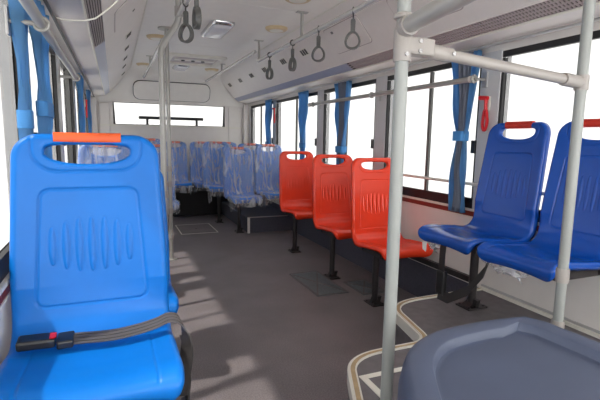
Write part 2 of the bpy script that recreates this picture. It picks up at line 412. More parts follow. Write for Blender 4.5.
edge_strip(sgnd*-.006, sgnd*.002, PZ - .05, PZ + .004, 'nosing_edge', 'white_trim')
edge_strip(sgnd*.002, sgnd*.006, PZ - .0, PZ + .008, 'nosing_edge', 'white_trim')
edge_strip(sgnd*.006, sgnd*.024, PZ - .0, PZ + .006, 'nosing_insert', 'beige_trim')
edge_strip(sgnd*.024, sgnd*.030, PZ - .0, PZ + .008, 'nosing_edge', 'white_trim')
for z0, z1, d, m in ((PZ, PZ + .018, .02, 'white_trim'), (PZ + .018, PZ + .03, .008, 'brushed_alu')):
    MB().box(XR - d, XR, .1, 2.0, z0, z1).build('skirting', m, pf)
# access hatch frame let into the platform
hf = thing('platform_hatch', 'white framed access hatch on the platform beside the front pole foot', 'floor hatch', (.984, 1.195, PZ))
MB().box(-.16, .2, .15, .175, 0, .004).box(-.16, -.135, -.2, .15, 0, .004).box(.175, .2, -.2, .15, 0, .004).box(-.16, .2, -.22, -.2, 0, .004).build('frame', 'white_trim', hf)
MB().box(-.135, .175, -.2, .15, 0, .002).build('lid', 'step_vinyl', hf)
struct(MB().box(XL, .09, .75, 1.62, 0, .155).build('platform', 'slate_carpet', bevel=.01), 'low carpeted plinth under the large blue seat')
sb = MB().box(1.47, XR, 5.16, Y1, 0, .19).build('platform', 'slate_carpet', bevel=.006); struct(sb, 'low dark carpeted step under the wrapped right seats')
MB().box(1.462, 1.49, 5.15, 5.168, 0, .192).build('nosing_edge', 'tag_white', sb); MB().box(1.462, XR, 5.15, 5.18, .19, .196).build('nosing_edge', 'louvre', sb)
struct(MB().box(XL, XR, 6.62, Y1, 0, .36).build('platform', 'engine_dark', bevel=.01), 'black engine housing under the back row of seats')

# ------------------------------------------------------------------ seats
def cat_rom(P, n):
    out = []
    for i in range(len(P) - 1):
        p0 = P[max(i-1, 0)]; p1 = P[i]; p2 = P[i+1]; p3 = P[min(i+2, len(P)-1)]
        for k in range(n):
            t = k/n; out.append(.5*((2*p1) + (-p0+p2)*t + (2*p0-5*p1+4*p2-p3)*t*t + (-p0+3*p1-3*p2+p3)*t**3))
    out.append(P[-1]); return np.array(out)
PROF = cat_rom([np.array(p) for p in [(-.205, .352), (-.222, .375), (-.215, .402), (-.17, .415), (-.08, .408), (.03, .400), (.105, .408), (.152, .445), (.178, .52), (.196, .64), (.214, .78), (.230, .90), (.238, .96), (.243, 1.0)]], 12)
_seg = np.linalg.norm(np.diff(PROF, axis=0), axis=1); _arc = np.concatenate([[0], np.cumsum(_seg)]); TL = _arc[-1]
def pos(t): return np.interp(t, _arc, PROF[:, 0]), np.interp(t, _arc, PROF[:, 1])
def nrm(t):
    e = .006; y0, z0 = pos(np.clip(t-e, 0, TL)); y1, z1 = pos(np.clip(t+e, 0, TL)); dy, dz = y1-y0, z1-z0; l = np.hypot(dy, dz)
    return -dz/l, dy/l            # towards sitter: rotate tangent +90 deg
def wbase(t):
    y, z = pos(t)
    return np.interp(t, [0, .10, .30, .45, .62, TL], [.197, .205, .207, .207, .206, .190])
RT, RF = .070, .06
def half_w(t):
    w = wbase(t); d = TL - t; m = d < RT
    w = np.where(m, w - (RT - np.sqrt(np.clip(RT**2 - (RT-d)**2, 0, None))), w)
    m2 = t < RF
    return np.where(m2, w - .6*(RF - np.sqrt(np.clip(RF**2 - (RF-t)**2, 0, None))), w)
HT = TL - .055
def hole(x, t):
    dt = t - HT
    up = dt > 0
    fu = np.abs(x/.112)**3.5 + np.abs(dt/.024)**3.5; fd = np.abs(x/.112)**2.3 + np.abs(dt/.036)**2.0
    F = np.where(up, fu, fd); F = np.maximum(F, 1e-6)
    gu = 3.5*np.hypot(np.abs(x)**2.5/.112**3.5, np.abs(dt)**2.5/.024**3.5); gd = np.hypot(2.3*np.abs(x)**1.3/.112**2.3, 2*np.abs(dt)/.036**2)
    g = np.where(up, gu, gd)
    return np.clip((F - 1)/np.maximum(g, 8.), -.05, .2)
def z2t(z):  # arc length of backrest height
    i = np.argmax((PROF[:, 1] >= z) & (PROF[:, 0] > .13)); return _arc[i]
TB0, TB1 = z2t(.485), z2t(.83)
def relief(x, t, eh):
    off = np.zeros_like(x)
    gl = lambda d, w: np.exp(-(d/w)**2)
    # frame line on the backrest
    tc = (TB0+TB1)/2; hh = (TB1-TB0)/2; hw = np.interp(t, [TB0, TB1], [.146, .126])
    qx = np.abs(x) - (hw - .025); qy = np.abs(t - tc) - (hh - .025)
    s = np.hypot(np.maximum(qx, 0), np.maximum(qy, 0)) + np.minimum(np.maximum(qx, qy), 0) - .025
    off -= .0035*gl(s, .0026)
    off -= .0014*(1/(1+np.exp(s/.002)))
    # lens shaped ribs
    for k in range(-3, 4):
        xc = .0335*k; L = .084 - .003*k*k; tcen = z2t(.662) + .004
        u = (t - tcen)/L; hwk = .0098*np.sqrt(np.clip(1 - u*u, 0, 1)); hwk = np.maximum(hwk, 1e-4)
        d = np.abs(x - xc)/hwk; ins = (np.abs(u) < 1) & (d < 1)
        off += np.where(ins, .0026*np.sqrt(np.clip(1-d*d, 0, 1)), 0)
        off -= np.where(np.abs(u) < 1.03, .0015*gl((np.abs(x-xc) - hwk), .0022), 0)
    # collar line around the hand hole
    tcb = TL + .1; tb = HT - .058
    qx = np.abs(x) - (.143 - .065); qy = np.abs(t - tcb) - (tcb - tb - .065)
    sc = np.hypot(np.maximum(qx, 0), np.maximum(qy, 0)) + np.minimum(np.maximum(qx, qy), 0) - .065
    off -= .0035*gl(sc, .0026)
    off += .002/(1 + np.exp(sc/.002))
    # seat pan lines
    yy, zz = pos(t)
    pan = np.clip((.10 - yy)/.05, 0, 1) * np.clip((t - .05)/.02, 0, 1)
    off -= pan*.003*gl(np.abs(x) - .145, .0028)
    return off
def seat_arrays(nx, nt, detail=True, xs=1., grow=0.):
    s = np.linspace(-1, 1, nx+1); t = np.linspace(0, TL, nt+1)
    S, T = np.meshgrid(s, t); Wd = half_w(T) + grow; X = S*Wd
    return S, T, X
def surf(X, T, off):
    y, z = pos(T); ny, nz = nrm(T); return np.stack([X, y + ny*off, z + nz*off], -1)
def bucket(X, T):
    y, z = pos(T); back = np.clip((z - .45)/.1, 0, 1) * (y > .1)
    pan = 1 - np.clip((y - .02)/.1, 0, 1)
    return back*.55*X*X + pan*.45*X*X
def seat_mesh(name, nx, nt, detail, material):
    S, T, X = seat_arrays(nx, nt)
    cell = max(.41/nx, TL/nt)
    hs = hole(X, T)
    # faces removed before snapping
    Xc = (X[:-1, :-1]+X[1:, :-1]+X[:-1, 1:]+X[1:, 1:])/4; Tc = (T[:-1, :-1]+T[1:, :-1]+T[:-1, 1:]+T[1:, 1:])/4
    keep = hole(Xc, Tc) > 0
    e = 1e-4; gx = (hole(X+e, T)-hole(X-e, T))/(2*e); gt = (hole(X, T+e)-hole(X, T-e))/(2*e); g = np.hypot(gx, gt)+1e-9
    near = np.abs(hs) < cell*.8
    X = np.where(near, X - hs*gx/g/np.maximum(g, .3), X); T = np.where(near, np.clip(T - hs*gt/g/np.maximum(g, .3), 0, TL), T)
    eh = np.maximum(hole(X, T), 0)
    # distance to outer outline
    W = np.maximum(half_w(T), 1e-3); wbv = wbase(T)
    qx = np.abs(X) - (wbv - RT); qy = (T - TL) + RT
    e_top = RT - (np.hypot(np.maximum(qx, 0), np.maximum(qy, 0)) + np.minimum(np.maximum(qx, qy), 0))
    e_side = W - np.abs(X)
    ee = np.where(T > TL*.6, np.minimum(e_top, TL - T), e_side); ee = np.clip(ee, 0, 1)
    R = .020; roll = np.where(ee < R, R - np.sqrt(np.clip(R*R - (R-ee)**2, 0, None)), 0)
    Rh = .009; roll += np.where(eh < Rh, Rh - np.sqrt(np.clip(Rh*Rh - (Rh-eh)**2, 0, None)), 0)
    base = bucket(X, T) - roll
    off = base + (relief(X, T, hole(X, T)) if detail else 0)
    F = surf(X, T, off); B = surf(X, T, np.minimum(base, bucket(X, T) - .0) - .013)
    nv = F.shape[0]*F.shape[1]; V = np.concatenate([F.reshape(-1, 3), B.reshape(-1, 3)])
    idx = np.arange(nv).reshape(F.shape[:2])
    a, b, c, d = idx[:-1, :-1][keep], idx[:-1, 1:][keep], idx[1:, 1:][keep], idx[1:, :-1][keep]
    q = np.stack([a, b, c, d], -1)
    quads = [q, np.stack([d, c, b, a], -1) + nv]
    # boundary stitching
    ed = np.concatenate([np.stack([a, b], -1), np.stack([b, c], -1), np.stack([c, d], -1), np.stack([d, a], -1)])
    key = ed[:, 0].astype(np.int64)*nv*2 + ed[:, 1]; rkey = ed[:, 1].astype(np.int64)*nv*2 + ed[:, 0]
    bd = ed[~np.isin(key, rkey)]
    quads.append(np.stack([bd[:, 1], bd[:, 0], bd[:, 0]+nv, bd[:, 1]+nv], -1))
    Q = np.concatenate(quads)
    used = np.unique(Q); remap = -np.ones(2*nv, int); remap[used] = np.arange(len(used)); V = V[used]; Q = remap[Q]
    me = bpy.data.meshes.new(name); me.vertices.add(len(V)); me.vertices.foreach_set('co', V.astype(np.float32).ravel())
    me.loops.add(Q.size); me.loops.foreach_set('vertex_index', Q.astype(np.int32).ravel())
    me.polygons.add(len(Q)); me.polygons.foreach_set('loop_start', np.arange(0, Q.size, 4, dtype=np.int32))
    try: me.polygons.foreach_set('loop_total', np.full(len(Q), 4, np.int32))
    except Exception: pass
    me.polygons.foreach_set('use_smooth', np.ones(len(Q), bool)); me.update(calc_edges=True); me.validate()
    me.materials.append(M[material]); return me
SHELL = {'blue': seat_mesh('blue_seat_shell', 140, 340, True, 'blue_plastic')}
SHELL['shaded'] = SHELL['blue'].copy(); SHELL['shaded'].materials[0] = M['shaded_blue_plastic']
SHELL['red'] = SHELL['blue'].copy(); SHELL['red'].materials[0] = M['red_plastic']
SHELL['small'] = seat_mesh('wrapped_seat_shell', 44, 110, True, 'blue_plastic')

def grip_mesh(material, hw=.088, tcg=.012, thg=.0165):
    # sleeve round the top bar of the hand hole
    ns, nr = 20, 14; rings = []
    tc = (TL + HT + .024)/2; hh = (TL - HT - .024)/2
    for i in range(ns+1):
        x = -hw + 2*hw*i/ns; ring = []
        for k in range(nr):
            a = 2*PI*k/nr; ca, sa = math.cos(a), math.sin(a)
            f = lambda v: math.copysign(abs(v)**.6, v)
            t = TL - tcg + f(ca)*thg; o = -.012 + f(sa)*.0165 + .55*x*x
            tt = np.array(min(t, TL)); y, z = pos(tt); ny, nz = nrm(tt); ex = max(0, t - TL)
            ring.append((x, float(y + ny*o), float(z + nz*o) + ex))
        rings.append(ring)
    o = MB().loft(rings).build('grip', material, None, True); me = o.data; bpy.data.objects.remove(o); return me
GRIP = {'blue': grip_mesh('orange_grip'), 'shaded': grip_mesh('red_grip', .085, .0145, .0195), 'red': None}
GRIP['small'] = GRIP['blue']

def wrap_mesh(seed, drop):
    nx, nt = 34, 90; rnd = random.Random(seed)
    S, T, X = seat_arrays(nx, nt, grow=.008)
    W = half_w(T); y, z = pos(T)
    ph = [rnd.uniform(0, 6.28) for _ in range(8)]
    wr = .010*np.sin(X*55 + z*9 + ph[0]) + .008*np.sin(X*90 - z*22 + ph[1]) + .007*np.sin(z*40 + X*30 + ph[2])
    nzv = np.array([[noise.noise(Vector((float(a)*9 + seed, float(b)*5, seed*.7))) for a, b in zip(r1, r2)] for r1, r2 in zip(X, T)])
    edge = np.clip((np.abs(S) - .8)/.2, 0, 1)
    off = bucket(X, T) + .010 + (wr*.45*(1-edge) + .010*np.abs(nzv))*np.clip((T-.06)/.08, 0, 1) - .020*edge**2
    F = surf(X, T, off)
    B = surf(X, T, bucket(X, T) - .030 + wr*.3 - .01*nzv*(1-edge))
    # lower front hem hangs below the pan
    h = np.clip(1 - T/.11, 0, 1)
    hang = (drop*.6 + .012*np.sin(X*13 + ph[3]) + .008*nzv)*h
    F[..., 2] -= hang; F[..., 1] += .006*np.sin(X*22 + ph[4])*h - .012*h
    vs = list(map(tuple, F.reshape(-1, 3))) ; n = len(vs)
    t0 = int(nt*.30)
    vs += list(map(tuple, B.reshape(-1, 3)))
    I = lambda i, j, k=0: k*n + i*(nx+1) + j
    fs = [(I(i, j), I(i, j+1), I(i+1, j+1), I(i+1, j)) for i in range(nt) for j in range(nx)]
    fs += [(I(i, j, 1), I(i+1, j, 1), I(i+1, j+1, 1), I(i, j+1, 1)) for i in range(t0, nt) for j in range(nx)]
    fs += [(I(nt, j), I(nt, j+1), I(nt, j+1, 1), I(nt, j, 1)) for j in range(nx)]
    for j in (0, nx): fs += [(I(i, j), I(i+1, j), I(i+1, j, 1), I(i, j, 1)) for i in range(t0, nt)]
    # side curtains of film hanging from the pan edge
    m = len(vs)
    for sj, j in ((-1, 0), (1, nx)):
        b0 = len(vs)
        for i in range(0, t0+1):
            p = F[i, j]; d = .035 + (.13*math.exp(-((i - 7 - 2*math.sin(ph[5]))/5.)**2) if sj < 0 else .03*math.exp(-((i - 8)/5.)**2)) + .006*math.sin(i*.5 + ph[6])
            for k in range(1, 4): vs.append((float(p[0] + sj*.003*math.sin(i*.4 + k + ph[7])*k/3), float(p[1]), float(p[2] - d*k/3)))
        for i in range(t0):
            prev0, prev1 = I(i, j), I(i+1, j)
            for k in range(3):
                c0, c1 = b0 + i*3 + k, b0 + (i+1)*3 + k; fs.append((prev0, prev1, c1, c0)); prev0, prev1 = c0, c1
    me = bpy.data.meshes.new('plastic_wrap'); me.from_pydata(vs, [], fs); me.validate(); me.update()
    me.polygons.foreach_set('use_smooth', [True]*len(me.polygons)); me.materials.append(M['plastic_film']); return me
WRAPS = [wrap_mesh(k, .05 + .02*k) for k in range(3)]

def seat(kind, loc, rz, label, group, post=None, wall=None, wrap=None, name='bus_seat', foot=0.):
    s = thing(name, label, 'seat', loc, rz, group)
    sh = bpy.data.objects.new('shell', SHELL[kind]); COL.objects.link(sh); sh.parent = s
    if GRIP[kind]:
        g = bpy.data.objects.new('grip', GRIP[kind]); COL.objects.link(g); g.parent = s
    # under-pan frame
    fr = MB(); zt = .383
    for yy in (-.13, .10):
        fr.box(-.17 if post is not None else -.20, (wall if wall else .17), yy - .016, yy + .016, zt - .034, zt - .006)
    for xx in (-.15, .15): fr.box(xx - .014, xx + .014, -.16, .13, zt - .04, zt - .008)
    fr.build('frame', 'dark_steel', s)
    if post is not None:
        MB().tube([(post, -.0, foot), (post, 0, zt - .03)], .022, 14).build('post', 'dark_steel', s, True)
        f = MB().box(post - .05, post + .05, -.065, .065, foot, foot + .008); f.prism([(post - .03, -.045, foot + .008), (post + .03, -.045, foot + .008), (post + .022, 0, foot + .04), (post - .022, 0, foot + .04)], (0, .0, .001)); f.prism([(post - .035, .012, foot), (post - .035, -.012, foot), (post - .02, -.012, foot + .05), (post - .02, .012, foot + .05)], (.07, 0, 0))
        fp = f.build('foot_plate', 'dark_steel', s)
        for bx in (-.036, .036):
            for by in (-.048, .048): MB().disc((post + bx, by, foot + .008), (0, 0, 1), .008, .007, 6).build('bolt', 'dark_steel', fp)
    if wrap is not None:
        w = bpy.data.objects.new('plastic_wrap', WRAPS[wrap % 3]); COL.objects.link(w); w.parent = s; w['label'] = 'crumpled clear protective film'
    return s

# large blue seat, nearest
big = seat('blue', (-.074, 1.275, .155), 0, 'large light blue plastic seat with orange grip and lap belt, nearest on the left', 'blue plastic seats along the left wall', post=.08); big.scale = (1.06, 1, 1)
# pale bracket at the front of its frame
MB().tube([(.12, -.15, .34), (.15, -.2, .20), (.15, -.2, .02)], .012, 8).build('front_bracket', 'rail_grey', big, True)
# buckle belt lying across the pan
def pan_z(y): 
    i = np.argmin(np.abs(PROF[:90, 0] - y) + (PROF[:90, 1] < .39)*5 + (PROF[:90, 1] > .47)*5); return float(PROF[i, 1])
bl = thing('seat_belt', 'dark grey lap belt with red-buttoned buckle lying across the large blue seat', 'seat belt', (-.074, 1.275, .155))
ctl = [np.array(p) for p in [(-.085, .058, .430), (-.04, .054, .430), (.05, .044, .430), (.12, .044, .437), (.17, .046, .447), (.205, .052, .456), (.232, .040, .452), (.246, .015, .425), (.248, -.005, .38), (.238, -.015, .31), (.225, -.02, .24)]]
full = [Vector(p) for p in cat_rom(ctl, 5)]
nv_ = []
for i, p in enumerate(full):
    t = (full[min(i+1, len(full)-1)] - full[max(i-1, 0)]).normalized(); w = Vector((0, 1, .18)); nv_.append(t.cross(w).normalized())
wv_ = [Vector((0, .0235, .006)).lerp(Vector((.017, -.010, .004)) * -1, min(1, max(0, (i - 30)/12))) for i in range(len(full))]
MB().strip(full[:36], wv_[:36], .003, nv_[:36]).build('webbing', 'grey_web', bl, True); MB().strip(full[35:], wv_[35:], .003, nv_[35:]).build('webbing_tail', 'black_web', bl, True)
st_ = MB()
for q in (-.6, 0., .6):
    st_.strip([p + n*.003 + w*q for p, n, w in zip(full, nv_, wv_)][:32], Vector((0, .0009, 0)), .001, nv_)
o_ = st_.build('weave_ridges', 'black_web', bl); o_['kind'] = 'stuff'
bz = pan_z(.05) + .002
BXO, BYO = .038, .028
MB().prism([(-.225 + BXO, .000 + BYO, bz + .022), (-.225 + BXO, .05 + BYO, bz + .026), (-.132 + BXO, .055 + BYO, bz + .022), (-.132 + BXO, .005 + BYO, bz + .018)], (0, 0, .026)).build('buckle', 'black_plastic', bl, bevel=.007)
MB().prism([(-.146 + BXO, .010 + BYO, bz + .0455), (-.146 + BXO, .034 + BYO, bz + .047), (-.1305 + BXO, .036 + BYO, bz + .0455), (-.1305 + BXO, .012 + BYO, bz + .044)], (0, 0, .005)).build('release_button', 'red_paint', bl)
MB().prism([(-.130 + BXO, -.002 + BYO, bz + .014), (-.130 + BXO, .058 + BYO, bz + .020), (-.088 + BXO, .06 + BYO, bz + .020), (-.088 + BXO, -.000 + BYO, bz + .014)], (0, 0, .022)).build('tongue', 'black_plastic', bl, bevel=.005)
MB().prism([(-.134 + BXO, .018 + BYO, bz + .028), (-.134 + BXO, .038 + BYO, bz + .028), (-.112 + BXO, .038 + BYO, bz + .028), (-.112 + BXO, .018 + BYO, bz + .028)], (0, 0, .004)).build('latch_plate', 'chrome', bl)
# blue seat behind it
seat('blue', (.04, 2.19, 0), 0, 'light blue plastic seat directly behind the large one with the seat belt', 'blue plastic seats along the left wall', post=.08, wall=-.3 if False else None)

# red seats
for k, (y, lab) in enumerate(((2.60, 'bright red plastic seat nearest the front pole on the right'), (3.25, 'middle one of the three bright red plastic seats'), (4.16, 'bright red plastic seat farthest back, next to the wrapped seats'))):
    seat('red', (1.785 - (.025 if k == 1 else 0) - (.01 if k == 0 else 0), y, .024), 0, lab, 'single red seats by the right windows', post=-.105, wall=.26, foot=-.024)
# side-facing seats, same blue plastic with shade put into the colour
pr1 = seat('shaded', (1.77, 1.79, PZ), -PI/2, 'side-facing blue plastic seat, shade painted in, with red grip, beside the tied curtain', 'side-facing blue seats on the platform', post=-.0)
pr2 = seat('shaded', (1.77, 1.352, PZ), -PI/2, 'side-facing blue plastic seat, shade painted in, nearest the right grab pole', 'side-facing blue seats on the platform')
# wrapped rear seats
gr = 'film-wrapped blue seats at the rear'
kk = 0
for x, y, zb, lab, post in (
    (1.432, 5.27, .0, 'film-wrapped blue seat on the aisle side, first pair behind the red seats', -.05),
    (1.84, 5.27, .19, 'film-wrapped blue seat by the right window, first pair behind the red seats', None),
    (1.31, 5.98, .06, 'film-wrapped blue seat on the aisle side, second pair behind the red seats', -.02),
    (1.80, 5.98, .19, 'film-wrapped blue seat by the right window, second pair behind the red seats', None),
    (-.06, 3.35, .06, 'film-wrapped single blue seat by the left wall, seen through the large seat\'s hand hole', .05),
    (-.02, 4.85, .03, 'film-wrapped blue seat by the left wall, pair behind the grey poles', None),
    (.40, 4.85, .03, 'film-wrapped blue seat on the aisle side, just behind the grey poles', .08),
    (-.02, 5.75, .09, 'film-wrapped blue seat by the left wall, last pair before the back row', None),
    (.40, 5.75, .09, 'film-wrapped blue seat on the aisle side, last left pair before the back row', .08),
    (.045, 6.62, .05, 'film-wrapped back row seat in the left rear corner', None),
    (.44, 6.62, .05, 'film-wrapped back row seat, second from the left rear corner', None),
    (.83, 6.62, .05, 'film-wrapped back row seat in the middle, facing down the aisle', None),
    (1.21, 6.62, .05, 'film-wrapped back row seat, second from the right rear corner', None),
    (1.60, 6.62, .05, 'film-wrapped back row seat in the right rear corner', None)):
    dz = {.19: -.15}.get(zb, 0.) + .035
    seat('small', (x, y, zb + dz), 0, lab, gr, post=post, wrap=kk, name='wrapped_seat', foot=-(zb + dz)).scale = (.85 if y > 6.5 else .92 if y == 5.27 else .95, 1, 1); kk += 1

# hanging belts and tags of the side-facing pair
hb = thing('seat_belt', 'black seat belt and buckle hanging under the side-facing seat', 'seat belt', (1.60, 1.80, PZ))
MB().strip([(0, .04, .365), (.0, .045, .30), (-.005, .04, .24), (-.005, .042, .20)], Vector((.004, .026, 0)), .004, Vector((-1, 0, 0))).build('webbing', 'black_web', hb)
MB().box(-.018, .012, .01, .07, .075, .205).build('buckle', 'black_plastic', hb, bevel=.008)
MB().strip([(-.01, .05, .075), (.0, -.02, .07), (.03, -.12, .14), (.05, -.2, .26), (.05, -.24, .37)], Vector((.004, .0, .028)), .004, Vector((-1, 0, 0))).build('loose_strap', 'black_web', hb)
b2 = thing('seat_belt', 'black belt end hanging beside the large blue seat', 'seat belt', (.165, 1.33, .30))
MB().strip([(0, .0, .24), (.015, -.01, .2), (.018, -.02, .12), (.008, -.03, .04), (.0, -.03, .0)], Vector((.0, .024, 0)), .006, Vector((1, 0, 0))).build('webbing', 'black_web', b2)
MB().box(-.004, .02, -.06, .0, -.02, .05).build('buckle', 'black_plastic', b2, bevel=.006)
def film_scrap(loc, w, h, seed, label):
    rnd = random.Random(seed); m = MB(); n = 9; r = []
    for i in range(5):
        r.append([(0.012*math.sin(i*1.7 + k*1.3 + seed) + .004*k, -w/2 + w*k/(n-1)*(1 - .12*i) + .02*i*rnd.random(), -h*i/4*(0.6 + .4*math.sin(k*1.9 + seed)**2)) for k in range(n)])
    m.loft(r, cap=False, closed=False); o = m.build('film_scrap', 'plastic_film', None, True, loc=loc)
    s = o.modifiers.new('thick', 'SOLIDIFY'); s.thickness = .001
    return tag(o, label, 'plastic film')
film_scrap((1.575, 1.45, PZ + .352), .34, .055, 3, 'torn clear film hanging under the side-facing seat by the right pole')
film_scrap((1.60, 1.93, PZ + .346), .14, .06, 5, 'torn clear film hanging under the side-facing seat beside the curtain')
tg = MB().prism([(0, 0, 0), (0, .045, .0), (.004, .038, -.075), (.008, .016, -.085)], (.002, 0, 0)).build('paper_tag', 'tag_white', None, loc=(1.555, 1.925, PZ + .372)); tag(tg, 'white paper tag hanging from the corner of the side-facing seat', 'tag')

# ------------------------------------------------------------------ poles and rails
def sleeve(par, p, d, r, l, n=14, nm='sleeve'):
    p = Vector(p); d = Vector(d).normalized(); return MB().tube([p - d*l/2, p - d*(l/2 - .004), p + d*(l/2 - .004), p + d*l/2], [r*.96, r, r, r*.96], n).build(nm, 'tube_taupe', par, True)
PX, PY, JZ, JZR = .730, 1.05, 1.405, 1.355
fp = thing('grab_pole', 'thick pale grey textured front pole standing on the platform edge', 'grab pole', (PX, PY, PZ))
MB().tube([(0, 0, 0), (0, 0, ZC - PZ)], *[.0182, 20]).build('pole', 'pole_grey', fp, True)
MB().disc((0, 0, 0), (0, 0, 1), .05, .012).build('foot_flange', 'rail_grey', fp, True)
jt = sleeve(fp, (0, 0, JZ - PZ), (0, 0, 1), .0245, .085, nm='three_way_joint')
ar = MB().box(.0, .095, -.022, .022, JZ - PZ - .023, JZ - PZ + .023).build('joint_arm', 'tube_taupe', fp, bevel=.006); ar.rotation_euler = (0, 0, .03)
for x, z in ((-.004, JZ - PZ + .028), (-.004, JZ - PZ - .026), (.042, JZ - PZ + .012), (.042, JZ - PZ - .014)): MB().disc((x, -.0245 if x < .02 else -.021, z), (0, -1, 0), .006, .005, 8).build('bolt', 'chrome', jt)
MB().torus((0, 0, JZ - PZ + .075), (0, 0, 1), .020, .008).build('clamp_ring', 'tube_taupe', fp, True)
# cross tube to the right pole
RX, RY = 1.475, 1.07
dirx = Vector((RX - PX, RY - PY, JZR - JZ)).normalized()
ct = thing('cross_rail', 'pale grey cross rail joining the front pole to the right pole', 'grab rail', (PX, PY, JZ))
L = Vector((RX - PX, RY - PY, JZR - JZ)).length
MB().tube([dirx*.03, dirx*(L - .02)], *[.0165, 16]).build('tube', 'tube_taupe', ct, True)
s_ = sleeve(ct, dirx*.12, dirx, .0205, .10); sleeve(ct, dirx*(L-.05), dirx, .0215, .09)
MB().disc(dirx*.16 + Vector((0, -.022, 0)), (0, -1, 0), .006, .005, 8).build('bolt', 'chrome', s_)
# rail running forward over the camera side
fr_ = thing('overhead_rail', 'thick grey rail rising from the front pole toward the bus front', 'grab rail', (PX, PY, JZ + .045))
dv = Vector((-.187, -.982, 0))
MB().tube([dv*.0, dv*2.2], .0215, 18).build('tube', 'rail_grey', fr_, True)
sleeve(fr_, dv*.03, dv, .0275, .03, nm='clamp')
# right pole
rp = thing('grab_pole', 'pale grey pole at the right behind the plastic cover', 'grab pole', (RX, RY, PZ))
MB().tube([(0, 0, 0), (0, 0, ZC - PZ)], .0175, 18).build('pole', 'pole_grey', rp, True)
MB().disc((0, 0, 0), (0, 0, 1), .045, .012).build('foot_flange', 'rail_grey', rp, True)
for z_ in (.42, .225, JZR - PZ): sleeve(rp, (0, 0, z_), (0, 0, 1), .0225, .05)

# left poles in front of the rear seats
p1 = thing('grab_pole', 'grey floor pole with a bent upper end, left of the aisle', 'grab pole', (.291, 3.0, 0))
pth = [(0, 0, 0), (0, 0, 1.62)] + [tuple(Vector(q)) for q in qb((0, 0, 1.66), (0, 0, 1.70), (.025, 0, 1.745), 6)] + [tuple(Vector(q)) for q in qb((.085, 0, 1.83), (.112, 0, 1.87), (.112, 0, 1.91), 6)] + [(.112, 0, ZC)]
MB().tube(pth, .0195, 16).build('pole', 'rail_grey', p1, True)
sleeve(p1, (0, 0, .78), (0, 0, 1), .024, .045); sleeve(p1, (.112, 0, 1.93), (0, 0, 1), .025, .06)
MB().disc((0, 0, 0), (0, 0, 1), .05, .012).build('foot_flange', 'rail_grey', p1, True)
p2 = thing('grab_pole', 'straight grey pole fixed to the ceiling flange behind the bent pole', 'grab pole', (.462, 4.24, 0))
MB().tube([(0, 0, 0), (0, 0, ZC)], .0185, 16).build('pole', 'rail_grey', p2, True)
MB().disc((0, 0, ZC), (0, 0, -1), .075, .01).build('ceiling_flange', 'rail_grey', p2, True)
MB().disc((0, 0, 0), (0, 0, 1), .05, .012).build('foot_flange', 'rail_grey', p2, True)
for z in (.22, .47, .72, .86): sleeve(p2, (0, 0, z), (0, 0, 1), .024, .05)

def hanger(par, x, y, z, zc=ZC, rad=.012):
    h = MB().tube([(x, y, z), (x, y, zc)], rad, 10).build('hanger', 'rail_grey', par, True)
    MB().box(x - .045, x + .045, y - .022, y + .022, zc - .008, zc).build('flange', 'rail_grey', h, bevel=.003)
    return h
def rail(x, y0, y1, z, hangs, label, r=.0165):
    t = thing('ceiling_rail', label, 'grab rail', (x, (y0+y1)/2, z))
    m = (y0+y1)/2
    MB().tube([(0, y0-m, 0), (0, y1-m, 0)], r, 14).build('tube', 'chrome_soft', t, True)
    for hy in hangs:
        hanger(t, 0, hy - m, 0, ZC - z)
    return t
mat('chrome_soft', srgb(205, 203, 200), .25, metal=.25, var=.03)
RNX, RNZ = 1.345, 1.91
rail(RNX, -.6, 4.36, RNZ, (.4, 1.8, 3.25, 4.34), 'grey overhead rail carrying the hanging straps on the right')
rail(1.325, 4.40, 7.0, 2.0, (5.9,), 'grey overhead rail close under the ceiling at the right rear')
rail(.405, -.6, 3.0, RNZ, (.4, 1.8), 'grey overhead rail from the bent pole toward the front')
rail(.43, 4.24, 7.0, 2.0, (5.73,), 'grey overhead rail close under the ceiling at the left rear')

# strap handles
def strap(x, y, z, label, rz=0.):
    s = thing('strap_handle', label, 'hanging strap', (x, y, z), rz, 'hanging strap handles')
    MB().torus((0, 0, 0), (0, 1, 0), .021, .0045, 18, 8).build('hook', 'black_plastic', s, True)
    MB().tube([(0, 0, -.022), (0, 0, -.05)], .004, 8).build('link', 'black_plastic', s, True)
    b = []
    for zz, w, d in ((-.045, .011, .008), (-.055, .014, .010), (-.11, .013, .010), (-.118, .016, .010), (-.125, .012, .009)):
        b.append([(d, w, zz), (-d, w, zz), (-d, -w, zz), (d, -w, zz)])
    MB().loft(b).build('strap', 'strap_grey', s, bevel=.003)
    pts = []
    n = 26
    for k in range(n + 1):
        a = 2*PI*k/n; w = .040 * (1 - .22*math.cos(a)); pts.append((0, math.sin(a)*w, -.167 + math.cos(a)*.047))
    ring = MB(); rings = []
    for k in range(n):
        a = 2*PI*k/n; t = Vector((0, math.sin(a), math.cos(a))); p = Vector(pts[k])
        rings.append([p + t*.007 + Vector((.015, 0, 0)), p + t*.007 - Vector((.015, 0, 0)), p - t*.005 - Vector((.015, 0, 0)), p - t*.005 + Vector((.015, 0, 0))])
    rings.append(rings[0]); ring.loft(rings, cap=False).build('ring', 'strap_grey', s, True, bevel=.003)
    return s
for y, a, lab in ((2.45, .95, 'grey strap handle nearest the front pole on the right rail'), (2.94, .9, 'second grey strap handle from the front pole on the right rail'), (3.435, .1, 'third grey strap handle from the front pole on the right rail'), (4.01, .25, 'farthest grey strap handle on the right rail')):
    strap(RNX, y, RNZ, lab, a)
strap(.405, 2.72, RNZ, 'grey strap handle beside the bend of the left pole', .75)
strap(.405, 2.36, RNZ, 'grey strap handle at the top edge, right of the bent pole', .05)

